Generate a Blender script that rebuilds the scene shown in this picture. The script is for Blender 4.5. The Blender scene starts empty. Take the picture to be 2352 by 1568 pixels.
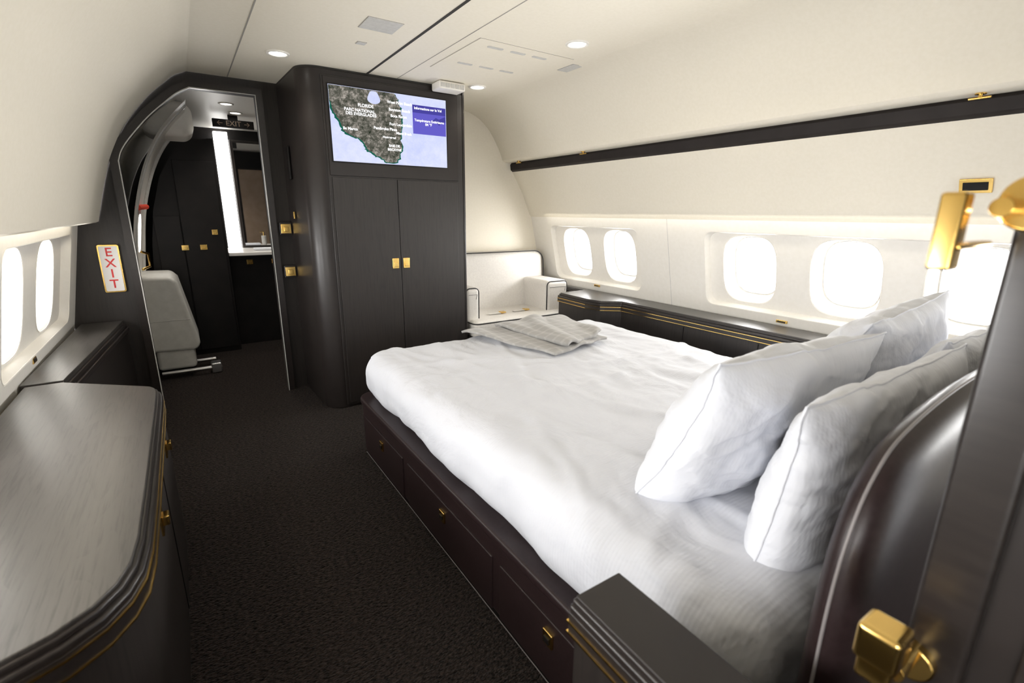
import bpy, bmesh, math, random
from mathutils import Vector, Matrix, noise
random.seed(3)
S=bpy.context.scene
COL=S.collection
try:
    S.view_settings.view_transform='Standard'
except Exception: pass

# ---------------- materials ----------------
def mat(name,col,rough=.5,metal=0,spec=.5,coat=0,sheen=0,emit=None,es=0):
    m=bpy.data.materials.new(name);m.use_nodes=True
    b=m.node_tree.nodes['Principled BSDF']
    b.inputs['Base Color'].default_value=(*col,1);b.inputs['Roughness'].default_value=rough
    b.inputs['Metallic'].default_value=metal;b.inputs['Specular IOR Level'].default_value=spec
    b.inputs['Coat Weight'].default_value=coat;b.inputs['Coat Roughness'].default_value=.25
    b.inputs['Sheen Weight'].default_value=sheen
    if emit: b.inputs['Emission Color'].default_value=(*emit,1);b.inputs['Emission Strength'].default_value=es
    return m
def add_noise(m,c1,c2,scale=(1,1,1),ns=5,detail=4,bump=0,dist=.01,lo=.35,hi=.65,obj=True):
    nt=m.node_tree;N=nt.nodes;L=nt.links;b=N['Principled BSDF']
    tc=N.new('ShaderNodeTexCoord');mp=N.new('ShaderNodeMapping');mp.inputs['Scale'].default_value=scale
    nz=N.new('ShaderNodeTexNoise');nz.inputs['Scale'].default_value=ns;nz.inputs['Detail'].default_value=detail
    L.new(tc.outputs['Object'],mp.inputs[0]);L.new(mp.outputs[0],nz.inputs['Vector'])
    cr=N.new('ShaderNodeValToRGB');cr.color_ramp.elements[0].position=lo;cr.color_ramp.elements[1].position=hi
    cr.color_ramp.elements[0].color=(*c1,1);cr.color_ramp.elements[1].color=(*c2,1)
    L.new(nz.outputs['Fac'],cr.inputs[0]);L.new(cr.outputs[0],b.inputs['Base Color'])
    if bump:
        bp=N.new('ShaderNodeBump');bp.inputs['Strength'].default_value=bump;bp.inputs['Distance'].default_value=dist
        L.new(nz.outputs['Fac'],bp.inputs['Height']);L.new(bp.outputs[0],b.inputs['Normal'])
    return m
M={}
M['cream']=add_noise(mat('cream_lining',(.86,.81,.70),.5,spec=.3),(.88,.825,.70),(.90,.845,.725),(1,1,1),60,2)
M['white']=add_noise(mat('white_panel',(.87,.84,.77),.4,spec=.4),(.88,.85,.785),(.90,.87,.81),(1,1,1),40,2)
def oak(name,c1,c2,pore,rough,coat,grain_axis,sc,bump=.25):
    m=mat(name,c1,rough,spec=.55,coat=coat);nt=m.node_tree;N=nt.nodes;L=nt.links;b=N['Principled BSDF']
    tc=N.new('ShaderNodeTexCoord');mp=N.new('ShaderNodeMapping')
    s=[sc,sc,sc];s['xyz'.index(grain_axis)]=sc*.045;mp.inputs['Scale'].default_value=s
    L.new(tc.outputs['Object'],mp.inputs[0])
    nz=N.new('ShaderNodeTexNoise');nz.inputs['Scale'].default_value=1;nz.inputs['Detail'].default_value=6;nz.inputs['Roughness'].default_value=.65
    L.new(mp.outputs[0],nz.inputs['Vector'])
    mp2=N.new('ShaderNodeMapping');s2=[5,5,5];s2['xyz'.index(grain_axis)]=.8;mp2.inputs['Scale'].default_value=s2
    L.new(tc.outputs['Object'],mp2.inputs[0])
    n2=N.new('ShaderNodeTexNoise');n2.inputs['Scale'].default_value=1.2;n2.inputs['Detail'].default_value=2;L.new(mp2.outputs[0],n2.inputs['Vector'])
    mt=N.new('ShaderNodeMath');mt.operation='MULTIPLY';mt.inputs[1].default_value=14;L.new(n2.outputs['Fac'],mt.inputs[0])
    fr=N.new('ShaderNodeMath');fr.operation='FRACT';L.new(mt.outputs[0],fr.inputs[0])
    mul=N.new('ShaderNodeMath');mul.operation='MULTIPLY_ADD';mul.inputs[1].default_value=.10;L.new(fr.outputs[0],mul.inputs[0]);L.new(nz.outputs['Fac'],mul.inputs[2])
    cr=N.new('ShaderNodeValToRGB');e=cr.color_ramp.elements;e[0].position=.40;e[1].position=.54;e[0].color=(*pore,1);e[1].color=(*c1,1)
    k=e.new(.80);k.color=(*c2,1)
    L.new(mul.outputs[0],cr.inputs[0]);L.new(cr.outputs[0],b.inputs['Base Color'])
    bp=N.new('ShaderNodeBump');bp.inputs['Strength'].default_value=bump;bp.inputs['Distance'].default_value=.001
    L.new(mul.outputs[0],bp.inputs['Height']);L.new(bp.outputs[0],b.inputs['Normal'])
    return m
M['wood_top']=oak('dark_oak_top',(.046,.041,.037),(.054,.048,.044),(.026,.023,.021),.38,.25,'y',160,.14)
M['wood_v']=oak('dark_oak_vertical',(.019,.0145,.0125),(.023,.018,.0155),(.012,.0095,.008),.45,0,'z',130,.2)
M['dark']=add_noise(mat('dark_lacquer',(.028,.023,.021),.42,coat=.1,spec=.4),(.017,.013,.0118),(.020,.0155,.014),(1,1,1),8,2)
M['dark2']=add_noise(mat('dark_wood_moulding',(.03,.025,.023),.30,coat=.2,spec=.45),(.018,.014,.0128),(.024,.019,.017),(20,2,20),4,3)
M['black']=add_noise(mat('black_panel',(.008,.007,.007),.5,spec=.3),(.006,.005,.005),(.010,.008,.0075),(1,1,1),8,2)
M['leather']=add_noise(mat('brown_leather',(.03,.018,.018),.38,spec=.42),(.018,.010,.010),(.024,.014,.0145),(1,1,1),90,3,.12,.001)
M['gold']=add_noise(mat('polished_gold',(.85,.55,.16),.16,metal=1),(.84,.54,.15),(.88,.6,.2),(1,1,1),10,2)
M['silver']=mat('brushed_metal',(.6,.6,.6),.3,metal=1)
M['seam']=mat('seam_shadow_gap',(.03,.028,.025),.7)
M['trimdark']=add_noise(mat('dark_trim_rail',(.02,.017,.016),.6,spec=.3),(.018,.014,.013),(.024,.019,.018),(1,1,1),10,2)
M['seam2']=mat('seam_grey',(.35,.33,.3),.7)
M['vent']=add_noise(mat('vent_grille',(.6,.59,.56),.5),(.58,.57,.54),(.64,.63,.6),(1,1,1),50,2)
M['pipe']=mat('dark_piping',(.02,.018,.018),.5)
M['pipe2']=mat('grey_piping',(.22,.20,.20),.5)
M['seat']=add_noise(mat('white_leather',(.70,.67,.63),.5),(.70,.67,.63),(.75,.725,.68),(1,1,1),70,2,.1,.001)
M['red']=mat('red_sign_letter',(.7,.03,.03),.4)
M['orange']=mat('red_strap_fabric',(.8,.07,.03),.6)
M['signw']=mat('white_sign',(.85,.83,.82),.4)
M['mirror']=mat('mirror_glass',(.75,.75,.75),.03,metal=1)
M['tan']=add_noise(mat('tan_door_panel',(.42,.31,.22),.35),(.40,.29,.20),(.46,.34,.25),(1,1,1),10,2)
M['lamp']=mat('lamp_lens',(1,1,1),.4,emit=(1,.96,.88),es=9)
M['strip']=mat('lit_panel',(1,1,1),.4,emit=(1,.98,.95),es=5)
M['grey']=add_noise(mat('slide_pack_plastic',(.42,.41,.39),.45),(.66,.65,.61),(.72,.71,.67),(1,1,1),20,2)
M['counter']=mat('stone_counter',(.75,.73,.7),.25)
m=mat('dark_carpet',(.02,.017,.015),1.0,spec=.05,sheen=.05);nt=m.node_tree;N=nt.nodes;L=nt.links;b=N['Principled BSDF']
tc=N.new('ShaderNodeTexCoord');mp=N.new('ShaderNodeMapping');mp.inputs['Scale'].default_value=(1,1.8,1);L.new(tc.outputs['Object'],mp.inputs[0])
vo=N.new('ShaderNodeTexVoronoi');vo.inputs['Scale'].default_value=95;L.new(mp.outputs[0],vo.inputs['Vector'])
nz=N.new('ShaderNodeTexNoise');nz.inputs['Scale'].default_value=60;nz.inputs['Detail'].default_value=6;nz.inputs['Roughness'].default_value=.8;L.new(mp.outputs[0],nz.inputs['Vector'])
cr=N.new('ShaderNodeValToRGB');e=cr.color_ramp.elements;e[0].position=.42;e[1].position=.68;e[0].color=(.004,.003,.0026,1);e[1].color=(.072,.053,.045,1)
L.new(nz.outputs['Fac'],cr.inputs[0]);L.new(cr.outputs[0],b.inputs['Base Color'])
bp=N.new('ShaderNodeBump');bp.inputs['Strength'].default_value=1;bp.inputs['Distance'].default_value=.01;bp.invert=True
L.new(vo.outputs['Distance'],bp.inputs['Height']);L.new(bp.outputs[0],b.inputs['Normal'])
M['carpet']=m
def sheet(name,col,stripe,bs=.25,ss=.22):
    m=mat(name,col,.75,spec=.25,sheen=.1);nt=m.node_tree;N=nt.nodes;L=nt.links;b=N['Principled BSDF']
    tc=N.new('ShaderNodeTexCoord')
    w=N.new('ShaderNodeTexWave');w.bands_direction=stripe;w.inputs['Scale'].default_value=28;w.inputs['Distortion'].default_value=.0
    nz=N.new('ShaderNodeTexNoise');nz.inputs['Scale'].default_value=2.6;nz.inputs['Detail'].default_value=5
    nz.inputs['Distortion'].default_value=.8
    L.new(tc.outputs['Object'],w.inputs['Vector']);L.new(tc.outputs['Object'],nz.inputs['Vector'])
    b1=N.new('ShaderNodeBump');b1.inputs['Strength'].default_value=ss;b1.inputs['Distance'].default_value=.002
    b2=N.new('ShaderNodeBump');b2.inputs['Strength'].default_value=bs;b2.inputs['Distance'].default_value=.06
    L.new(w.outputs['Fac'],b1.inputs['Height']);L.new(nz.outputs['Fac'],b2.inputs['Height'])
    L.new(b1.outputs[0],b2.inputs['Normal']);L.new(b2.outputs[0],b.inputs['Normal'])
    return m
M['sheet']=sheet('white_striped_sheet',(.665,.68,.73),'Y',.5,.2)
M['pillow']=sheet('white_pillow_cotton',(.735,.75,.80),'X',.5,.08)
m=mat('plaid_wool',(.5,.48,.45),.9,spec=.1,sheen=.2);nt=m.node_tree;N=nt.nodes;L=nt.links;b=N['Principled BSDF']
tc=N.new('ShaderNodeTexCoord')
prev=None
for d,sc in (('X',4.2),('Y',4.2)):
    w=N.new('ShaderNodeTexWave');w.bands_direction=d;w.inputs['Scale'].default_value=sc;w.inputs['Detail'].default_value=1
    L.new(tc.outputs['Object'],w.inputs['Vector'])
    cr=N.new('ShaderNodeValToRGB');cr.color_ramp.elements[0].position=.80;cr.color_ramp.elements[1].position=.9
    cr.color_ramp.elements[0].color=(.37,.36,.345,1);cr.color_ramp.elements[1].color=(.47,.46,.445,1)
    L.new(w.outputs['Fac'],cr.inputs[0])
    if prev:
        mx=N.new('ShaderNodeMixRGB');mx.blend_type='MIX';mx.inputs[0].default_value=.5
        L.new(prev.outputs[0],mx.inputs[1]);L.new(cr.outputs[0],mx.inputs[2]);L.new(mx.outputs[0],b.inputs['Base Color'])
    prev=cr
M['plaid']=m
def emis(name,col,s,noise_cols=None):
    m=bpy.data.materials.new(name);m.use_nodes=True;nt=m.node_tree;N=nt.nodes;N.clear()
    e=N.new('ShaderNodeEmission');o=N.new('ShaderNodeOutputMaterial');e.inputs[0].default_value=(*col,1);e.inputs[1].default_value=s
    nt.links.new(e.outputs[0],o.inputs[0])
    if noise_cols:
        tc=N.new('ShaderNodeTexCoord');nz=N.new('ShaderNodeTexNoise');nz.inputs['Scale'].default_value=noise_cols[2];nz.inputs['Detail'].default_value=8
        nz.inputs['Roughness'].default_value=.8
        cr=N.new('ShaderNodeValToRGB');cr.color_ramp.elements[0].position=.36;cr.color_ramp.elements[1].position=.66
        cr.color_ramp.elements[0].color=(*noise_cols[0],1);cr.color_ramp.elements[1].color=(*noise_cols[1],1)
        if len(noise_cols)>3:
            k=cr.color_ramp.elements.new(.5);k.color=(*noise_cols[3],1)
        nt.links.new(tc.outputs['Object'],nz.inputs['Vector']);nt.links.new(nz.outputs['Fac'],cr.inputs[0]);nt.links.new(cr.outputs[0],e.inputs[0])
    return m
M['scr']=emis('screen_sea',(.62,.68,1),1.0,((.60,.66,1),(.84,.87,1),2))
M['land']=emis('screen_land',(.2,.2,.2),.9,((.02,.03,.016),(.62,.56,.50),26,(.15,.145,.12)))
M['green']=emis('screen_coast',(.01,.14,.09),.9)
M['blue']=emis('screen_panel',(.14,.12,.60),1)
M['blue2']=emis('screen_panel_dark',(.08,.07,.40),.9)
M['txt']=emis('screen_text',(1,1,1),1.3)
m=bpy.data.materials.new('window_pane');m.use_nodes=True;nt=m.node_tree;N=nt.nodes;N.clear()
tr=N.new('ShaderNodeBsdfTransparent');gl=N.new('ShaderNodeBsdfGlossy');gl.inputs['Roughness'].default_value=.05
mx=N.new('ShaderNodeMixShader');mx.inputs[0].default_value=.06;o=N.new('ShaderNodeOutputMaterial')
nt.links.new(tr.outputs[0],mx.inputs[1]);nt.links.new(gl.outputs[0],mx.inputs[2]);nt.links.new(mx.outputs[0],o.inputs[0]);M['pane']=m

# ---------------- geometry helpers ----------------
def group(name,loc=(0,0,0)):
    e=bpy.data.objects.new(name,None);e.empty_display_size=.1;COL.objects.link(e);return e
def mk(name,vs,fs,m,par=None,smooth=False,bev=0,seg=3,mods=True):
    me=bpy.data.meshes.new(name);me.from_pydata([tuple(v) for v in vs],[],fs);me.validate()
    bm=bmesh.new();bm.from_mesh(me);bmesh.ops.recalc_face_normals(bm,faces=bm.faces);bm.to_mesh(me);bm.free()
    ob=bpy.data.objects.new(name,me);COL.objects.link(ob)
    if m: me.materials.append(M[m] if isinstance(m,str) else m)
    if smooth:
        for p in me.polygons:p.use_smooth=True
    if bev:
        b=ob.modifiers.new('b','BEVEL');b.width=bev;b.segments=seg;b.limit_method='ANGLE';b.angle_limit=math.radians(40)
        for p in me.polygons:p.use_smooth=True
        w=ob.modifiers.new('w','WEIGHTED_NORMAL')
    if par: ob.parent=par
    return ob
def box(name,x0,x1,y0,y1,z0,z1,m,par=None,bev=0,seg=3):
    vs=[(x,y,z) for x in(x0,x1) for y in(y0,y1) for z in(z0,z1)]
    fs=[(0,1,3,2),(4,6,7,5),(0,4,5,1),(2,3,7,6),(0,2,6,4),(1,5,7,3)]
    return mk(name,vs,fs,m,par,bev=bev,seg=seg)
def prism(name,pts,axis,a,b,m,par=None,bev=0,seg=3,smooth=False):
    def c(p,t): return {'z':(p[0],p[1],t),'y':(p[0],t,p[1]),'x':(t,p[0],p[1])}[axis]
    n=len(pts);vs=[c(p,a) for p in pts]+[c(p,b) for p in pts]
    fs=[tuple(range(n)),tuple(range(n,2*n))]+[(i,(i+1)%n,n+(i+1)%n,n+i) for i in range(n)]
    return mk(name,vs,fs,m,par,bev=bev,seg=seg,smooth=smooth)
def sweep(name,pts,y0,y1,m,par=None,th=.02,ny=1):
    n=len(pts);vs=[];fs=[]
    for j in range(ny+1):
        y=y0+(y1-y0)*j/ny
        vs+=[(p[0],y,p[1]) for p in pts]
    for j in range(ny):
        for i in range(n-1): fs.append((j*n+i,j*n+i+1,(j+1)*n+i+1,(j+1)*n+i))
    return mk(name,vs,fs,m,par,smooth=True)
def cat(pts,n=6):
    P=[Vector(p) for p in pts];P=[P[0]*2-P[1]]+P+[P[-1]*2-P[-2]];o=[]
    for i in range(1,len(P)-2):
        for k in range(n):
            t=k/n;a,b,c,d=P[i-1:i+3]
            o.append(.5*((2*b)+(c-a)*t+(2*a-5*b+4*c-d)*t*t+(3*b-a-3*c+d)*t**3))
    o.append(P[-2]);return [tuple(p) for p in o]
def rrect(x0,x1,y0,y1,r,n=8):
    if not isinstance(r,(list,tuple)): r=[r]*4
    o=[]
    for (cx,cy,a,rr) in ((x1,y1,0,r[0]),(x0,y1,90,r[1]),(x0,y0,180,r[2]),(x1,y0,270,r[3])):
        sx=-1 if cx==x1 else 1; sy=-1 if cy==y1 else 1
        if rr<=0: o.append((cx,cy));continue
        for k in range(n+1):
            t=math.radians(a+90*k/n);o.append((cx+sx*rr+rr*math.cos(t),cy+sy*rr+rr*math.sin(t)))
    return o
def oval(cx,cy,a,b,e=3.3,n=48):
    o=[]
    for k in range(n):
        t=2*math.pi*k/n;c,s=math.cos(t),math.sin(t)
        o.append((cx+a*math.copysign(abs(c)**(2/e),c),cy+b*math.copysign(abs(s)**(2/e),s)))
    return o
def plate(name,outer,holes,th,mw,m,par=None,bevel=0):
    cu=bpy.data.curves.new(name,'CURVE');cu.dimensions='2D';cu.fill_mode='BOTH';cu.extrude=th/2
    if bevel: cu.bevel_depth=bevel;cu.bevel_resolution=2
    for lp in [outer]+holes:
        s=cu.splines.new('POLY');s.points.add(len(lp)-1);s.use_cyclic_u=True
        for p,q in zip(s.points,lp): p.co=(q[0],q[1],0,1)
    t=bpy.data.objects.new('tmp',cu);COL.objects.link(t)
    dg=bpy.context.evaluated_depsgraph_get();dg.update();me=bpy.data.meshes.new_from_object(t.evaluated_get(dg))
    bpy.data.objects.remove(t)
    me.transform(mw);me.materials.clear();me.materials.append(M[m])
    ob=bpy.data.objects.new(name,me);COL.objects.link(ob)
    if par: ob.parent=par
    return ob
def loft(name,loops,mw,m,par=None,cap=False,smooth=True):
    n=len(loops[0]);vs=[mw@Vector(p) for lp in loops for p in lp];fs=[]
    for j in range(len(loops)-1):
        for i in range(n): fs.append((j*n+i,j*n+(i+1)%n,(j+1)*n+(i+1)%n,(j+1)*n+i))
    if cap: fs.append(tuple(range((len(loops)-1)*n,len(loops)*n)))
    return mk(name,vs,fs,m,par,smooth=smooth)
def tube(name,pts,r,m,par=None,cyc=False,res=3):
    cu=bpy.data.curves.new(name,'CURVE');cu.dimensions='3D';cu.bevel_depth=r;cu.bevel_resolution=res;cu.use_fill_caps=True
    s=cu.splines.new('POLY');s.points.add(len(pts)-1);s.use_cyclic_u=cyc
    for p,q in zip(s.points,pts): p.co=(*q,1)
    cu.materials.append(M[m]);ob=bpy.data.objects.new(name,cu);COL.objects.link(ob)
    if par: ob.parent=par
    return ob
def cyl(name,c,r,d,axis,m,par=None,n=32,r2=None,bev=0):
    r2=r if r2 is None else r2
    def pt(a,rr,t):
        u,v=rr*math.cos(a),rr*math.sin(a)
        return {'z':(c[0]+u,c[1]+v,c[2]+t),'y':(c[0]+u,c[1]+t,c[2]+v),'x':(c[0]+t,c[1]+u,c[2]+v)}[axis]
    vs=[pt(2*math.pi*k/n,r,-d/2) for k in range(n)]+[pt(2*math.pi*k/n,r2,d/2) for k in range(n)]
    fs=[tuple(range(n)),tuple(range(n,2*n))]+[(i,(i+1)%n,n+(i+1)%n,n+i) for i in range(n)]
    return mk(name,vs,fs,m,par,bev=bev or .0008,seg=2)
def rbox(name,x0,x1,y0,y1,z0,z1,r,m,par=None,n=14,fn=None,nn=None):
    if nn is None: nn=(n,n,n)
    bm=bmesh.new();cx,cy,cz=(x0+x1)/2,(y0+y1)/2,(z0+z1)/2;h=Vector(((x1-x0)/2,(y1-y0)/2,(z1-z0)/2))
    inner=Vector([max(0,c-r) for c in h]);vmap={}
    def grid(a):
        H=h[a];k=max(nn[a],8);pts=[]
        for i in range(6): pts.append(-H+r*i/6*1.0)
        mid=[-inner[a]+2*inner[a]*i/k for i in range(k+1)]
        pts+=mid+[H-r*i/6 for i in range(5,-1,-1)]
        return sorted(set(round(p,6) for p in pts))
    G=[grid(a) for a in range(3)]
    def V(p):
        k=tuple(round(c,6) for c in p)
        if k not in vmap:
            p=Vector(p);q=Vector([max(-inner[i],min(inner[i],p[i])) for i in range(3)]);d=p-q
            w=q+(d.normalized()*r if d.length>1e-9 else d)
            nrm=d.normalized() if d.length>1e-9 else Vector((0,0,1))
            w+=Vector((cx,cy,cz))
            if fn: w=fn(w,nrm)
            vmap[k]=bm.verts.new(w)
        return vmap[k]
    for a in range(3):
        b,c=(a+1)%3,(a+2)%3
        for s in(-h[a],h[a]):
            s=round(s,6)
            for i in range(len(G[b])-1):
                for j in range(len(G[c])-1):
                    q=[]
                    for (ii,jj) in((i,j),(i+1,j),(i+1,j+1),(i,j+1)):
                        p=[0,0,0];p[a]=s;p[b]=G[b][ii];p[c]=G[c][jj];q.append(V(p))
                    if len(set(q))==4:
                        try: bm.faces.new(q)
                        except ValueError: pass
    bmesh.ops.recalc_face_normals(bm,faces=bm.faces)
    me=bpy.data.meshes.new(name);bm.to_mesh(me);bm.free()
    for p in me.polygons:p.use_smooth=True
    me.materials.append(M[m]);ob=bpy.data.objects.new(name,me);COL.objects.link(ob)
    if par: ob.parent=par
    return ob
def text(name,s,size,loc,m,par=None,rot=(math.pi/2,0,0),al='CENTER',ext=.0004,bold=0):
    cu=bpy.data.curves.new(name,'FONT');cu.body=s;cu.size=size;cu.align_x=al;cu.align_y='CENTER';cu.extrude=ext;cu.offset=bold
    cu.materials.append(M[m]);ob=bpy.data.objects.new(name,cu);COL.objects.link(ob);ob.location=loc;ob.rotation_euler=rot
    if par: ob.parent=par
    return ob
def latch(name,x,y,z,par,w=.034,h=.05,face='-y'):
    box(name+'_plate',x-w/2,x+w/2,y-.006,y,z-h/2,z+h/2,'gold',par,.003)
    box(name+'_paddle',x-w*.3,x+w*.3,y-.011,y-.005,z-h*.3,z+h*.12,'gold',par,.002)
fbm=lambda p,s,o=3: noise.fractal(Vector(p)*s,1.0,2.0,o)

YB=4.1; YN=-1.6; ZC=2.28
# ---------------- floor / ceiling ----------------
box('floor',-1.2,3.6,YN,6.6,-.06,0,'carpet')
ce=group('ceiling')
box('ceiling_panel',.15,2.17,YN,YB+.0,ZC,ZC+.04,'cream',ce)
Lp=cat([(.17,2.281),(.10,2.25),(.04,2.20),(-.06,2.105),(-.17,1.97),(-.24,1.86),(-.32,1.69),(-.38,1.51),(-.43,1.33)],5)
Lp=[(.30,2.281)]+Lp
Rp=cat([(2.15,2.281),(2.26,2.265),(2.37,2.22),(2.46,2.15),(2.53,2.06),(2.59,1.96),(2.62,1.885)],5)
Rp=[(2.02,2.281)]+Rp
sweep('ceiling_curve_left',Lp,YN,YB,'cream',ce)
sweep('ceiling_curve_right',Rp,YN,YB,'cream',ce)
box('seam_left',.397,.403,YN,YB,ZC-.0015,ZC+.001,'seam2',ce)
box('seam_centre',1.148,1.163,YN,YB,ZC-.002,ZC+.001,'seam',ce)
box('seam_right',1.358,1.362,YN,YB,ZC-.0015,ZC+.001,'seam2',ce)
def hatch(name,x0,x1,y0,y1,m='cream'):
    box(name+'_gap',x0-.003,x1+.003,y0-.003,y1+.003,ZC-.001,ZC+.001,'seam2',ce)
    box(name,x0,x1,y0,y1,ZC-.004,ZC,m,ce,.001)
hatch('service_hatch',1.43,2.06,2.45,3.07)
for x in(1.57,1.72,1.87):
    for y in(2.53,2.88):
        prism('hatch_slot',rrect(x-.05,x+.05,y-.014,y+.014,.012,4),'z',ZC-.006,ZC-.003,'vent',ce)
hatch('speaker_grille_a',.86,1.03,2.5,2.66,'vent');hatch('speaker_grille_b',2.12,2.27,2.52,2.67,'vent')
hatch('sensor',.92,.965,2.87,2.91,'vent')
def downlight(x,y,z=ZC,e=9,r=.05):
    g=group('recessed_downlight')
    loft('bezel',[[(x+rr*math.cos(2*math.pi*k/32),y+rr*math.sin(2*math.pi*k/32),zz) for k in range(32)] for rr,zz in((r+.014,z),(r+.012,z-.006),(r,z-.007),(r-.004,z-.002))],Matrix(),'white',g)
    cyl('lens',(x,y,z-.002),r-.004,.003,'z','lamp',g)
    l=bpy.data.lights.new('spot','SPOT');l.energy=e;l.spot_size=math.radians(120);l.spot_blend=.9;l.shadow_soft_size=.05;l.color=(1,.94,.85)
    o=bpy.data.objects.new('lamp_source',l);COL.objects.link(o);o.location=(x,y,z-.03);o.parent=g
for (x,y) in((.60,3.34),(1.90,2.23),(1.92,3.34)): downlight(x,y)

# ---------------- side walls ----------------
def band(side,bot,top,y0,y1,panels,wins,cb,wn,A,B):
    g=group('wall_'+side)
    d=Vector((top[0]-bot[0],0,top[1]-bot[1]));Ln=d.length;d.normalize()
    Z=Vector((0,1,0)).cross(d)
    out=Z if side=='right' else -Z
    mw=Matrix.Identity(4)
    mw.col[0]=Vector((0,1,0,0));mw.col[1]=d.to_4d();mw.col[1][3]=0;mw.col[2]=out.to_4d();mw.col[2][3]=0
    mw.col[3]=Vector((bot[0],0,bot[1],1))
    off=lambda t:mw@Matrix.Translation((0,0,t))
    H0,H1=.265,.255
    hz=[rrect(a,b,cb-H0,cb+H1,.06,6) for a,b in panels]
    plate('window_band',[(y0,0),(y1,0),(y1,Ln),(y0,Ln)],hz,.012,off(.006),'white',g)
    for (a,b) in panels:
        ws=[w for w in wins if a<w<b]
        plate('window_surround',rrect(a-.01,b+.01,cb-H0-.01,cb+H1+.01,.06,6),[oval(w,cb,A,B) for w in ws],.006,off(.045),'white',g)
        lo=[[(p[0],p[1],t) for p in rrect(a+k,b-k,cb-H0+k,cb+H1-k,.06,6)] for k,t in((-.004,-.001),(.004,.006),(.016,.043))]
        loft('surround_reveal',lo,mw,'white',g)
        for w in ws:
            wn[0]+=1;wg=group('window_%d'%wn[0])
            loft('reveal',[[(p[0],p[1],t) for p in oval(w,cb,A+k,B+k)] for k,t in((.005,.040),(0,.044),(-.007,.065),(-.022,.13),(-.025,.135),(-.030,.136),(-.032,.15))],mw,'white',wg)
            loft('seal_ring',[[(p[0],p[1],t) for p in oval(w,cb,A+k,B+k)] for k,t in((-.029,.134),(-.032,.134),(-.032,.152))],mw,'vent',wg)
            loft('pane',[[(p[0],p[1],.150) for p in oval(w,cb,A-.031,B-.031)]],mw,'pane',wg,cap=True)
    return g,mw
wn=[0]
gR,mR=band('right',(3.125,.70),(2.97,1.37),YN,YB,[(2.71,3.81),(.42,2.10),(-1.3,.0)],[3.50,2.96,1.80,1.23,.68,-.4,-.95],.35,wn,.182,.224)
gL,mL=band('left',(-.66,.66),(-.535,1.31),YN,YB,[(2.48,3.88),(.42,2.09),(-1.3,.0)],[3.46,2.80,1.79,1.23,.68,-.4,-.95],.355,wn,.205,.235)
for w in(3.46,2.80):
    loft('window_shade',[[(w-.19,.47,.125),(w+.19,.47,.125),(w+.19,.60,.125),(w-.19,.60,.125)],[(w-.19,.47,.130),(w+.19,.47,.130),(w+.19,.60,.130),(w-.19,.60,.130)]],mL,'white',gL,cap=True,smooth=False)
sweep('sidewall_upper',[(2.97,1.368),(2.955,1.385)]+cat([(2.95,1.39),(2.86,1.58),(2.735,1.785)],6),YN,YB,'cream',gR)
sweep('bin_ledge',[(2.62,1.885),(2.63,1.872),(2.66,1.868),(2.80,1.862)],YN,YB,'cream',gR)
sweep('lower_wall',[(3.125,.71),(3.2,0)],YN,YB,'cream',gR)
prism('trim_1',[(2.715,1.800),(2.708,1.850),(2.74,1.880),(2.80,1.880),(2.80,1.785),(2.735,1.785)],'y',YN,YB-.001,'trimdark',bev=.002)
sweep('cove_slot',[(-.43,1.33),(-.445,1.322),(-.46,1.34),(-.54,1.35),(-.536,1.31)],YN,YB,'cream',gL)
sweep('lower_wall_l',[(-.66,.67),(-.73,0)],YN,YB,'cream',gL)
for y in(2.41,):
    loft('panel_joint',[[(y-.002,0,-.001),(y+.002,0,-.001)],[(y-.002,.688,-.001),(y+.002,.688,-.001)]],mR,'vent',gR,smooth=False)
bk=Matrix(((1,0,0,0),(0,0,-1,0),(0,1,0,0),(0,0,0,1)))
def bm_at(y): return Matrix.Translation((0,y,0))@bk
wf=group('wall_forward_light_block')
plate('light_block_bulkhead',[(-.75,0),(3.22,0),(3.0,1.4),(2.7,2.0),(2.3,2.29),(.1,2.29),(-.3,1.9),(-.6,1.3)],[[(-.15,.002),(1.70,.002),(1.70,2.18),(-.10,2.18)]],.04,bm_at(YN-.02),'cream',wf)  # unseen wall added to limit sky light from behind; opening widened for fill
def area(name,loc,rot,sx,sy,e,col=(1,1,1),par=None):
    l=bpy.data.lights.new(name,'AREA');l.shape='RECTANGLE';l.size=sx;l.size_y=sy;l.energy=e;l.color=col
    o=bpy.data.objects.new(name,l);COL.objects.link(o);o.location=loc;o.rotation_euler=rot
    if par:o.parent=par
    return o
area('led_line_light',(-.49,1.25,1.33),(0,0,0),.03,5.2,4,(1,.9,.72))
area('led_line_light',(2.90,1.25,1.39),(0,math.radians(-20),0),.02,5.2,2,(1,.93,.8))
for (x,y,ln) in((3.50,3.25,1.1),(3.50,1.25,1.7),(3.50,-.65,1.3)):
    area('daylight_window',(x,y,1.02),(0,math.radians(106),0),.6,ln,72*ln,(.99,.98,.97))
for (x,y,ln) in((-1.05,3.15,1.4),(-1.05,1.25,1.7),(-1.05,-.65,1.3)):
    area('daylight_window',(x,y,1.0),(0,math.radians(-108),0),.6,ln,56*ln,(.99,.98,.97))
for y in(3.02*1.0,3.9,.71):
    g=group('gold_bin_latch')
    cyl('base',(2.672,y,1.866),.018,.006,'z','gold',g);cyl('stem',(2.672,y,1.858),.007,.014,'z','gold',g)
    box('bar',2.664,2.680,y-.035,y+.035,1.846,1.854,'gold',g,.003)
for y,z in((3.24,.765),(1.55,.745)):
    g=group('window_shade_switch');xx=3.125-(z-.70)*.231/.973
    box('plate',xx-.010,xx,y-.035,y+.035,z-.009,z+.009,'gold',g,.002);box('button',xx-.013,xx-.008,y-.025,y+.025,z-.004,z+.004,'dark',g,.001)
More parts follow.
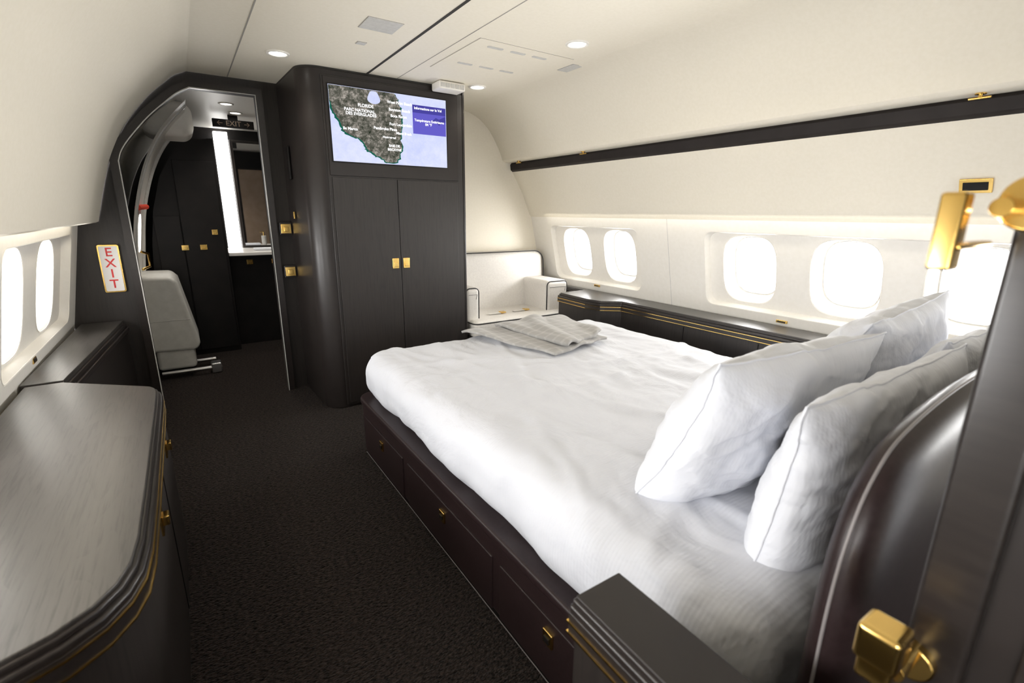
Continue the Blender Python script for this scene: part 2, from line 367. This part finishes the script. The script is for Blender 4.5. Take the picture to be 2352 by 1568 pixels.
g=group('window_shade_switch');box('plate',-.655,-.643,2.97,3.03,.715,.742,'gold',g,.002);box('button',-.644,-.640,2.98,3.02,.721,.736,'dark',g,.001)
g=group('wall_control_plate');o1=box('frame',-.004,.004,-.055,.055,-.032,.032,'gold',g,.002);o2=box('display',-.007,-.003,-.042,.042,-.018,.018,'black',g,.001)
g.location=(2.877,.71,1.53);g.rotation_euler=(0,math.radians(-28),0)

# ---------------- bulkheads ----------------
bw=group('wall_aft')
prof=[(1.80,0),(3.22,0),(3.14,.70),(2.985,1.37),(2.955,1.40),(2.88,1.58),(2.76,1.78),(2.76,1.87)]+[(p[0]+.01,p[1]+.01) for p in reversed(Rp[1:])]+[(1.80,2.29)]
plate('bulkhead_cream',prof,[],.04,bm_at(YB+.02),'cream',bw)
outer=[(-.74,-.04),(-.67,.68),(-.55,1.32),(-.44,1.33)]+[(p[0]-.005,p[1]+.005) for p in reversed(Lp[1:])]+[(.80,2.29),(.80,-.04)]
inn=[(-.27,-.03),(-.27,1.66)]+cat([(-.27,1.70),(-.245,1.765),(-.19,1.845),(-.08,1.975),(.03,2.08),(.10,2.14),(.17,2.18)],4)+[(.555,2.18),(.555,-.03)]
dw=group('wall_doorway_bulkhead')
plate('bulkhead_dark',outer,[inn],.05,bm_at(YB+.03),'wood_v',dw)
def offset(pts,d):
    o=[]
    n=len(pts)
    for i in range(n):
        a=Vector(pts[max(0,i-1)]);b=Vector(pts[min(n-1,i+1)]);t=(b-a).normalized();nn=Vector((-t.y,t.x));o.append((pts[i][0]+nn.x*d,pts[i][1]+nn.y*d))
    return o
path=inn[:]
o1=offset(path,.045);o1[0]=(path[0][0]-.045,-.03)
o1[-2]=(.60,2.225);o1[-1]=(.60,-.03)
plate('door_arch_moulding',path+list(reversed(o1)),[],.04,bm_at(YB-.015),'dark2',dw)
tube('arch_bead',[(p[0]-.0,YB-.036,p[1]) for p in path],.0035,'vent',dw)
g=group('door_strike_latches')
for z in(1.275,.955):
    box('plate',.615,.70,YB-.052,YB-.003,z-.045,z+.045,'dark2',g,.004)
    box('gold_plate',.622,.693,YB-.060,YB-.050,z-.035,z+.035,'gold',g,.003)
    box('bolt',.64,.675,YB-.070,YB-.058,z-.02,z+.015,'gold',g,.004)
g=group('exit_sign')
prism('frame',rrect(-.468,-.355,.875,1.185,.012,4),'y',YB-.016,YB-.001,'gold',g,.003)
prism('face',rrect(-.459,-.364,.885,1.175,.008,4),'y',YB-.019,YB-.012,'signw',g,.001)
for ch,z in zip('EXIT',(1.135,1.065,.998,.93)):
    text('letter_'+ch,ch,.078,(-.4115,YB-.0195,z),'red',g,bold=.0008)

# ---------------- wardrobe with screen ----------------
wd=group('wardrobe_cabinet')
YF=3.45
pl=[(1.86,YB),(1.86,YF)]+[(.72+.13-.13*math.sin(math.radians(a)),YF+.13-.13*math.cos(math.radians(a))) for a in range(0,91,9)]+[(.70,YB)]
prism('body',pl,'z',.0,ZC-.012,'dark',wd,.006)
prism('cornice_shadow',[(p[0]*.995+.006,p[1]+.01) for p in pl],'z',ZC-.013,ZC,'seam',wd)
box('face_frame',.85,1.845,YF-.008,YF+.02,.02,2.235,'wood_v',wd,.004)
box('door_left',.872,1.3125,YF-.016,YF,.04,1.622,'wood_v',wd,.002)
box('door_right',1.3175,1.79,YF-.016,YF,.04,1.622,'wood_v',wd,.002)
box('edge_strip',1.845,1.862,YF-.012,YF+.3,.0,2.262,'dark2',wd,.005)
box('screen_surround',.862,1.80,YF-.018,YF,1.632,2.225,'dark',wd,.004)
latch('latch_a',1.272,YF-.016,1.04,wd,.048,.075);latch('latch_b',1.355,YF-.016,1.04,wd,.048,.075)
tv=group('wall_screen')
X0,X1,Z0,Z1=.888,1.705,1.722,2.178
box('bezel',X0-.008,X1+.008,YF-.022,YF-.017,Z0-.008,Z1+.008,'black',tv,.001)
box('display',X0,X1,YF-.0235,YF-.021,Z0,Z1,'scr',tv)
def sp(u,v): return (X0+(X1-X0)*u,Z1-(Z1-Z0)*v)
coast=cat([(0,.005),(.0,.2),(.02,.33),(.05,.42),(.08,.5),(.10,.6),(.16,.64),(.22,.68),(.26,.76),(.29,.83),(.34,.88),(.40,.93),(.46,.975),(.52,.96),(.55,.88),(.575,.76),(.57,.6),(.585,.4),(.578,.22),(.56,.1),(.53,.005)],4)
jit=[]
for i,p in enumerate(coast):
    k=.009 if 3<i<len(coast)-3 else 0
    jit.append((max(0.002,p[0]+random.uniform(-k,k)),max(.004,min(.985,p[1]+random.uniform(-k,k)))))
prism('land',[sp(*p) for p in jit],'y',YF-.0245,YF-.0233,'land',tv)
jg=[(max(0.001,p[0]+ (-.012 if i<len(coast)*.6 else .008)+random.uniform(-.006,.006)),min(.996,p[1]+.012)) for i,p in enumerate(jit)]
prism('coast_green',[sp(*p) for p in jg],'y',YF-.0240,YF-.0232,'green',tv)
lake=[sp(.355+.05*math.cos(t)*(1+.15*math.sin(3*t)),.10+.095*math.sin(t)*(1+.1*math.cos(2*t))) for t in[2*math.pi*k/20 for k in range(20)]]
prism('lake',lake,'y',YF-.0250,YF-.0243,'scr',tv)
a=sp(.685,.12);b=sp(.995,.53)
box('info_panel',a[0],b[0],YF-.0245,YF-.0234,b[1],a[1],'blue',tv)
box('info_header',a[0],b[0],YF-.0248,YF-.0244,a[1]-.05,a[1],'blue2',tv)
prism('info_graphic',[sp(*p) for p in((.86,.33),(.90,.27),(.93,.29),(.99,.24),(.995,.32),(.95,.34),(.93,.38),(.90,.33))],'y',YF-.0248,YF-.0244,'blue2',tv)
yt=YF-.0252
for s,u,v,sz in(('FLORIDE',.285,.225,.027),('PARC NATIONAL',.235,.295,.026),('DES EVERGLADES',.245,.345,.026),('West Palm Beach',.575,.13,.025),('Boynton Beach',.57,.23,.025),('Boca Raton',.56,.315,.025),('Fort Lauderdale',.575,.43,.025),('Pembroke Pines',.44,.505,.025),('Miami Beach',.60,.55,.022),('Ile Marco',.15,.55,.025),('Homestead',.47,.62,.02),('BAIE DE',.51,.735,.022),('BISCAYNE',.51,.79,.022)):
    x,z=sp(u,v);text('label',s,sz,(x,yt,z),'txt',tv,bold=.0006)
for s,u,v,sz,al in(('Informations sur le Vol',.70,.165,.0225,'LEFT'),('Température Extérieure:',.70,.335,.0225,'LEFT'),('84 °F',.83,.385,.024,'CENTER')):
    x,z=sp(u,v);text('info_text',s,sz,(x,yt,z),'txt',tv,al=al,bold=.0005)
g=group('ceiling_air_vent')
box('housing',1.60,1.80,3.30,3.43,ZC-.055,ZC-.004,'white',g,.01)
for k in range(5): box('louvre',1.61+k*.037,1.64+k*.037,3.295,3.305,ZC-.045,ZC-.018,'vent',g,.002)
g=group('door_holder_switch');box('plate',.690,.703,3.86,3.92,1.62,1.84,'black',g,.004);box('knob',.690,.702,3.875,3.905,1.35,1.40,'gold',g,.003)

# ---------------- armchair ----------------
so=group('armchair')
def pl_loop(x0,x1,z0,z1,y,r): return [(p[0],y,p[1]) for p in rrect(x0,x1,z0,z1,r,6)]
rbox('base',1.92,2.97,3.50,4.05,.0,.40,.03,'seat',so)
rbox('seat_cushion',1.90,3.0,3.38,4.0,.38,.53,.045,'seat',so,fn=lambda w,n:w+Vector((0,0,.008*fbm(w,3))) )
tube('seat_piping',[(p[0],p[1],.512) for p in rrect(1.902,2.998,3.382,3.99,.05,6)],.0055,'pipe',so,True)
tube('seat_piping_low',[(p[0],p[1],.40) for p in rrect(1.902,2.998,3.382,3.99,.05,6)],.0055,'pipe',so,True)
rbox('back',1.90,2.99,3.90,4.07,.45,1.05,.06,'seat',so,fn=lambda w,n:w+Vector((0,.10*max(0,w.z-.5)-.04,0)))
tube('back_piping',[(p[0],3.862+.10*(p[1]-.5),p[1]) for p in rrect(1.91,2.985,.46,1.045,.10,8)],.0055,'pipe',so,True)
for nm,xa,xb in(('arm_right',2.73,2.98),('arm_left',1.88,2.02)):
    rbox(nm,xa,xb,3.50,4.0,.42,.80,.04,'seat',so)
    tube(nm+'_piping',pl_loop(xa+.008,xb-.008,.45,.792,3.512,.04),.0055,'pipe',so,True)
    tube(nm+'_stitch',[(xa+.03,3.499,.74),(xb-.03,3.499,.74),(xb-.04,3.499,.70)],.002,'pipe',so)
g=group('seat_belt');
for x in(2.16,2.42):
    box('strap',x,x+.13,3.58,3.62,.536,.541,'seat',g,.002);box('buckle',x+.12,x+.17,3.575,3.625,.536,.548,'gold',g,.003)

# ---------------- consoles ----------------
def console(par,outline,z,m_top='wood_top',gl=(.044,.072),top_in=.022):
    def ins(d):
        n=len(outline);o=[]
        area2=sum(outline[i][0]*outline[(i+1)%n][1]-outline[(i+1)%n][0]*outline[i][1] for i in range(n));sg=1 if area2>0 else -1
        for i in range(n):
            p=Vector(outline[i]);a=Vector(outline[i-1]);b=Vector(outline[(i+1)%n])
            t1=(p-a).normalized();t2=(b-p).normalized();n1=Vector((-t1.y,t1.x))*sg;n2=Vector((-t2.y,t2.x))*sg
            nn=(n1+n2);nn=nn/max(.5,nn.length_squared/2) if nn.length>0 else n1
            o.append(tuple(p+nn*d))
        return o
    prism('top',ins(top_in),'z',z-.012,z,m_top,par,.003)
    prism('moulding_a',ins(top_in*.6),'z',z-.024,z-.008,'dark2',par,.005)
    prism('moulding_b',ins(.003),'z',z-.042,z-.022,'dark2',par,.006)
    prism('gold_line_a',ins(.0005),'z',z-gl[0]-.004,z-gl[0],'gold',par)
    prism('moulding_c',ins(.003),'z',z-gl[1]-.008,z-.040,'dark2',par,.002)
    prism('gold_line_b',ins(.0005),'z',z-gl[1]-.004,z-gl[1],'gold',par)
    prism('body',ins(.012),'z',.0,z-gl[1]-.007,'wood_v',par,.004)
rc=group('side_console')
console(rc,[(3.12,.35),(3.12,3.98),(3.02,3.98),(3.01,3.36),(2.72,3.34),(2.70,2.95),(2.73,2.80),(2.86,2.70),(2.86,.35)],.72)
for y in(1.55,2.1): box('panel_gap',2.868,2.873,y-.002,y+.002,.05,.63,'black',rc)
lc=group('credenza')
near=[(-.65,.93),(-.42,.94),(-.34,.955),(-.27,.985),(-.215,1.03),(-.18,1.085),(-.16,1.15),(-.152,1.25),(-.15,1.5),(-.15,2.2),(-.152,2.34),(-.16,2.395),(-.18,2.435),(-.215,2.465),(-.50,2.70),(-.65,2.70)]
console(lc,near,.69,gl=(.050,.085))
for y in(2.10,1.56):
    box('pull_plate',-.168,-.156,y-.03,y+.03,.505,.585,'gold',lc,.003);box('pull_paddle',-.158,-.140,y-.018,y+.018,.53,.56,'gold',lc,.003)
box('door_gap',-.1645,-.1595,1.828,1.832,.02,.58,'black',lc)
ls=group('side_shelf')
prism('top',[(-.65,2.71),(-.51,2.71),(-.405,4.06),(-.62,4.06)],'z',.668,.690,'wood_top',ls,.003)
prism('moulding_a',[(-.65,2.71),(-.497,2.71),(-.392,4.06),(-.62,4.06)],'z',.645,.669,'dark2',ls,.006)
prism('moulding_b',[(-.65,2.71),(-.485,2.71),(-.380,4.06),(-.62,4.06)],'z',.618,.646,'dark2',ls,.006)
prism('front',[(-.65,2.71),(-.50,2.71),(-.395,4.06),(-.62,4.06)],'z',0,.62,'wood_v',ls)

# ---------------- bed ----------------
bd=group('bed')
def bo(d): return rrect(.745+d,2.60-d,.315+d,2.765-d,[.08,.10,.02,.02],8)
prism('base_frame',bo(.0),'z',.03,.335,'leather',bd,.012)
prism('base_lip',bo(-.008),'z',.315,.352,'leather',bd,.012,4)
prism('toe_strip',bo(.01),'z',.0,.035,'black',bd)
for i,(a,b) in enumerate(((2.05,2.64),(1.22,1.99),(.62,1.17))):
    box('drawer_%d'%(i+1),.739,.75,a,b,.035,.252,'leather',bd,.004)
    ym=(a+b)/2
    box('drawer_pull_plate',.731,.741,ym-.022,ym+.022,.165,.215,'gold',bd,.003);box('drawer_pull',.726,.734,ym-.012,ym+.012,.178,.198,'black',bd,.002)
tube('toe_bead',[(.738,.62,.028),(.738,2.64,.028)],.0015,'pipe2',bd)
def mf(w,n):
    up=max(0,n.z)
    d=.013*fbm((w.x*1.2,w.y*.9,w.z),2.2,4)+.008*fbm((w.x*3,w.y*1.2,0),3,3)
    side=1-abs(n.z)
    v=Vector(w)+n*d*(1.0)
    cr=0
    for (a,b,c,wd_,h) in((1,.35,1.9,.03,.016),(-.18,1,1.35,.025,.012),(.6,1,2.9,.03,.012),(1,-.5,.35,.028,.012),(.3,1,2.35,.02,.011),(1,.1,1.2,.02,.009),(-.5,1,.2,.03,.013),(.2,1,2.0,.015,.008),(.9,-.1,1.55,.015,.008)):
        q=(a*w.x+b*w.y-c+.08*noise.noise(w*2.5))/wd_
        cr+=.85*h*math.exp(-q*q)*(.5+.5*noise.noise(w*1.7+Vector((c,0,0)))+.2)
    v.z+=up*cr
    if side>.3: v+=Vector((n.x,n.y,0))*.006*math.sin(w.y*16+w.x*16+3*noise.noise(w*4))
    return v
rbox('mattress_with_sheet',.765,2.58,.33,2.755,.335,.625,.12,'sheet',bd,nn=(100,130,12),fn=mf)
hb=group('headboard')
def hb_outline(d=0):
    Lh=cat([(.82,.0),(.82,.36),(.82,.58),(.823,.77),(.85,.90),(.905,.985),(1.005,1.035),(1.26,1.068),(1.69,1.075)],5)
    return Lh+[(3.38-p[0],p[1]) for p in reversed(Lh[:-1])]
hp=hb_outline()
cx=1.69
def hbl(k,y): return [(cx+(p[0]-cx)*(1-k),y,(p[1]) if p[1]<.3 else .3+(p[1]-.3)*(1-k*1.1)) for p in hp]
n_=len(hp)
loops=[hbl(.06,.300),hbl(.02,.290),hbl(.004,.275),hbl(0,.262),hbl(.002,.250),hbl(.012,.236),hbl(.035,.222),hbl(.08,.212),hbl(.15,.207),hbl(.3,.205)]
vs=[p for lp in loops for p in lp];fs=[tuple(range(n_)),tuple(range((len(loops)-1)*n_,len(loops)*n_))]
for j in range(len(loops)-1):
    for i in range(n_): fs.append((j*n_+i,j*n_+(i+1)%n_,(j+1)*n_+(i+1)%n_,(j+1)*n_+i))
mk('headboard_shell',vs,fs,'leather',hb,smooth=True)
tube('headboard_piping',[(p[0],.262,p[1]) for p in hp],.003,'pipe2',hb)

def pillow(name,c,wid,hei,th,tilt,yaw=0,seed=0,roll=0):
    n=80;bm=bmesh.new();vs=[[[None]*(n+1) for _ in range(n+1)] for s in(0,1)]
    for s in(0,1):
        for i in range(n+1):
            for j in range(n+1):
                u=-1+2*i/n;v=-1+2*j/n
                if s==1 and (i in(0,n) or j in(0,n)): vs[1][i][j]=vs[0][i][j];continue
                x=u*(1-.05*(1-abs(v)**2)*abs(u)**6 );z=v*(1-.06*(1-abs(u)**2)*abs(v)**6)
                prof=max(0,(1-abs(u)**4))**.55*max(0,(1-abs(v)**3.2))**.55
                sag=1-.28*v
                e=min(1-abs(u),1-abs(v))
                wr=noise.fractal(Vector((u*2.0+seed*7,v*2.0,seed*3+s)),1,2,4)*.20
                ang=math.atan2(v,u);rad=max(abs(u),abs(v))
                cre=.20*math.sin(ang*15+5*noise.noise(Vector((u*2+seed,v*2,s))))*rad**3*min(1,e*5)
                fold=0
                for (a,b,cc,w_,h_) in((.9,.5,.1*seed-.3,.07,.09),(.4,-1,-.35,.06,.07),(1,.9,.9,.05,.10),(1,-.8,-1.0,.05,.10),(.8,-.5,.45,.04,.07),(.5,1,-.4,.05,.08)):
                    q=(a*u+b*v-cc+.25*noise.noise(Vector((u*2,v*2,seed+cc))))/w_;fold+=h_*math.exp(-q*q)
                T=th/2*prof*sag*(1+wr)+th*(.10*cre+.14*fold)*(prof**.5)
                y=(T if s==0 else -T)
                p=Vector((x*wid/2,y,z*hei/2))
                edge=noise.fractal(Vector((u*3+seed,v*3,5)),1,2,3)*.012
                p.x+=edge;p.z+=edge*.8
                p.y+=.02*math.sin(u*2+seed)*(1-v*v)
                vs[s][i][j]=bm.verts.new(p)
    for s in(0,1):
        for i in range(n):
            for j in range(n):
                q=[vs[s][i][j],vs[s][i+1][j],vs[s][i+1][j+1],vs[s][i][j+1]]
                try: bm.faces.new(q)
                except ValueError: pass
    bmesh.ops.recalc_face_normals(bm,faces=bm.faces)
    me=bpy.data.meshes.new('case');bm.to_mesh(me)
    border=[vs[0][i][0].co.copy() for i in range(n+1)]+[vs[0][n][j].co.copy() for j in range(1,n+1)]+[vs[0][i][n].co.copy() for i in range(n-1,-1,-1)]+[vs[0][0][j].co.copy() for j in range(n-1,0,-1)]
    bm.free()
    for p in me.polygons:p.use_smooth=True
    me.materials.append(M['pillow'])
    g=group(name);ob=bpy.data.objects.new('case',me);COL.objects.link(ob);ob.parent=g
    tube('seam',border,.003,'pillow',g,True)
    g.location=c;g.rotation_euler=(math.radians(tilt),math.radians(roll),math.radians(yaw))
    return g
pillow('pillow',(1.355,.69,.838),.76,.51,.24,26,-4,1,1)
pillow('pillow',(1.375,.43,.812),.78,.48,.19,9,-3,2,-2)
pillow('pillow',(2.13,.70,.87),.76,.49,.24,22,2,3,-3)
pillow('pillow',(2.10,.445,.83),.76,.46,.19,10,0,4,1)

th=group('folded_throw_blanket')
def throw(name,A,B,C,D,z,seed,m='plaid',n=60,amp=1,thick=.014):
    A,B,C,D=[Vector((*p,0)) for p in(A,B,C,D)];vs=[];fs=[]
    for i in range(n+1):
        for j in range(n+1):
            u,v=i/n,j/n
            p=(A*(1-u)+B*u)*(1-v)+(D*(1-u)+C*u)*v
            p.x+=.02*noise.noise(Vector((u*3,v*3,seed)));p.y+=.02*noise.noise(Vector((u*3,v*3,seed+9)))
            zz=z+amp*(.008*noise.noise(Vector((u*3,v*3,seed)))+.016*max(0,math.sin((u*1.5+v*.6)*5+seed))**2)+.008
            e=min(u,1-u,v,1-v);zz-= .008*max(0,1-e*14)
            dx=max(0,p.y-2.66);zz-=dx*dx*3.2
            vs.append((p.x,p.y,zz))
    for i in range(n):
        for j in range(n):
            a=i*(n+1)+j;fs.append((a,a+1,a+n+2,a+n+1))
    ob=mk(name,vs,fs,m,th,smooth=True);s=ob.modifiers.new('s','SOLIDIFY');s.thickness=thick;s.offset=1
    return ob
throw('layer_bottom',(1.43,2.72),(2.24,2.70),(2.12,2.10),(1.62,1.99),.644,1)
throw('layer_top',(1.68,2.71),(2.23,2.69),(2.09,2.14),(1.73,2.01),.667,4,amp=1.4,thick=.02)

bc=group('bedside_console')
console(bc,[(.515,-.35),(.525,.585),(.665,.585),(.665,-.35)],.69,m_top='dark',gl=(.060,.085),top_in=.012)

# ---------------- near door (open) ----------------
d1=group('door_1')
box('leaf',.785,.835,-.85,.145,.0,2.12,'dark',d1,.006)
box('edge_moulding',.770,.795,.085,.150,.01,2.12,'dark2',d1,.008)
box('inner_moulding',.775,.790,.02,.045,.01,2.12,'dark2',d1,.004)
cyl('rose',(.765,.135,1.415),.03,.03,'x','gold',d1,bev=.003)
cyl('neck',(.735,.15,1.41),.010,.06,'x','gold',d1)
box('arm',.67,.78,.165,.177,1.366,1.374,'gold',d1,.003)
box('grip',.662,.690,.168,.190,1.345,1.425,'gold',d1,.004)
cyl('rose_low',(.765,.135,.805),.026,.02,'x','gold',d1,bev=.003)
cyl('neck_low',(.735,.140,.82),.014,.07,'x','gold',d1)
box('knob_low',.665,.715,.128,.178,.835,.89,'gold',d1,.008)
box('knob_plate',.672,.72,.133,.173,.805,.84,'gold',d1,.006)

# ---------------- vestibule beyond the doorway ----------------
vg=group('wall_vestibule')
sweep('lining',[(1.25,2.26),(.30,2.26)]+[(p[0]-.02,p[1]-.01) for p in Lp[2:]]+[(-.50,1.1),(-.56,.8),(-.60,0)],YB+.06,6.6,'white',vg)
box('right_side',1.22,1.26,YB+.06,6.6,0,2.28,'black',vg)
box('far_side',-.7,1.26,6.45,6.5,0,2.28,'black',vg)
box('fill_panel',.60,1.24,YB+.055,YB+.09,0,2.28,'black',vg)
box('tan_panel',.82,1.14,YB+.088,YB+.10,.6,2.0,'tan',vg,.006)
cl=group('closet')
prism('body',[(-.34,0),(-.24,1.1),(-.19,1.4),(-.10,1.7),(.04,1.94),(.14,2.03),(.36,2.06),(.36,0)],'y',5.63,6.4,'black',cl)
box('door_a',-.20,-.0,5.61,5.635,.05,1.35,'black',cl,.003);box('door_b',.01,.34,5.61,5.635,.05,1.85,'black',cl,.003)
latch('latch_a',-.02+.03,5.61,1.06,cl,.06,.05);latch('latch_b',.16,5.61,1.06,cl,.06,.05);latch('latch_c',.27,5.61,1.20,cl,.05,.05)
lv=group('vanity')
box('cabinet',.375,1.21,5.85,6.44,0,.96,'black',lv,.003);box('countertop',.365,1.21,5.66,6.44,.96,.995,'counter',lv,.006)
box('light_panel',.42,.55,6.36,6.44,.995,2.22,'strip',lv,.004)
box('mirror_frame',.56,1.21,6.38,6.44,.995,2.15,'dark2',lv,.006)
box('mirror',.59,1.19,6.372,6.382,1.02,2.12,'mirror',lv)
latch('latch_a',.56,5.85,.88,lv,.06,.05);latch('latch_b',.80,5.85,.88,lv,.06,.05)
g=group('hand_towel');rbox('fold',.62,.80,5.86,5.97,.997,1.022,.011,'pillow',g,n=8)
g=group('soap_bottle');cyl('bottle',(.84,5.95,1.056),.028,.11,'z','vent',g,bev=.006);cyl('pump',(.84,5.95,1.131),.007,.05,'z','gold',g);box('nozzle',.80,.845,5.944,5.956,1.151,1.159,'gold',g,.002)
g=group('exit_sign_overhead');box('housing',.37,.71,5.50,5.54,2.150,2.220,'black',g,.004);box('hanger',.50,.58,5.51,5.53,2.215,2.26,'black',g)
text('lettering','← EXIT →',.062,(.54,5.498,2.185),'tan',g)
cd=group('cabin_entry_door')
rbox('mechanism_cover',-.16,.20,4.95,5.45,1.98,2.25,.09,'white',cd,n=8)
dp=cat([(-.40,.2),(-.345,.8),(-.305,1.1),(-.265,1.35),(-.21,1.56),(-.14,1.75),(-.05,1.92),(.05,2.05),(.15,2.16)],4)
sweep('door_lining',dp,4.40,5.62,'white',cd)
tube('lining_rim',[(p[0],4.62,p[1]) for p in dp],.010,'vent',cd);tube('lining_rim_b',[(p[0]+.01,5.4,p[1]) for p in dp],.016,'vent',cd)
loft('door_window',[[(-.270+.16*(z-1.30),y,z) for y,z in oval(5.05,1.22,.12,.15)]],Matrix(),'strip',cd,cap=True)
tube('red_strap',[(-.25,4.72,1.42),(-.215,5.15,1.43)],.02,'orange',cd)
tube('assist_handle',[(-.29,4.9,1.08),(-.25,4.95,1.06),(-.25,4.95,.96),(-.30,4.9,.94)],.010,'gold',cd)
prism('slide_pack',[(-.50,.24),(-.03,.22),(.01,.27),(-.085,.82),(-.13,.87),(-.50,.88)],'y',4.92,5.5,'grey',cd,.04,5)
tube('pack_seam_front',[(-.45,4.918,.50),(-.04,4.918,.50)],.003,'vent',cd)
tube('girt_bar',[(-.3,4.9,.05),(.14,4.9,.05)],.018,'silver',cd);box('girt_foot',.06,.14,4.88,5.0,.0,.09,'silver',cd,.01)
tube('girt_bar_b',[(-.3,5.2,.05),(.11,5.2,.05)],.018,'silver',cd)
box('pack_leg',-.32,-.04,4.95,5.4,.06,.26,'grey',cd,.03)
for (x,y) in((.45,4.96),(.55,5.35),(.6,6.0)): downlight(x,y,2.26,22,.045)

# ---------------- world + camera ----------------
w=bpy.data.worlds.new('sky');S.world=w;w.use_nodes=True
bg=w.node_tree.nodes['Background'];bg.inputs[0].default_value=(.96,.975,1,1);bg.inputs[1].default_value=3.0
p,yw,ro=[math.radians(a) for a in(14.842,33.825,.461)]
f=Vector((math.sin(yw)*math.cos(p),math.cos(yw)*math.cos(p),-math.sin(p)));r=Vector((math.cos(yw),-math.sin(yw),0));u=r.cross(f)
r2=r*math.cos(ro)+u*math.sin(ro);u2=-r*math.sin(ro)+u*math.cos(ro)
cd_=bpy.data.cameras.new('camera');cam=bpy.data.objects.new('camera',cd_);COL.objects.link(cam)
mw=Matrix.Identity(4)
for i in range(3): mw[i][0]=r2[i];mw[i][1]=u2[i];mw[i][2]=-f[i]
mw[2][3]=1.4;cam.matrix_world=mw
cd_.sensor_width=36;cd_.lens=1110/2352*36;cd_.clip_start=.02
cd_.dof.use_dof=True;cd_.dof.focus_distance=3.0;cd_.dof.aperture_fstop=3.2
S.camera=cam
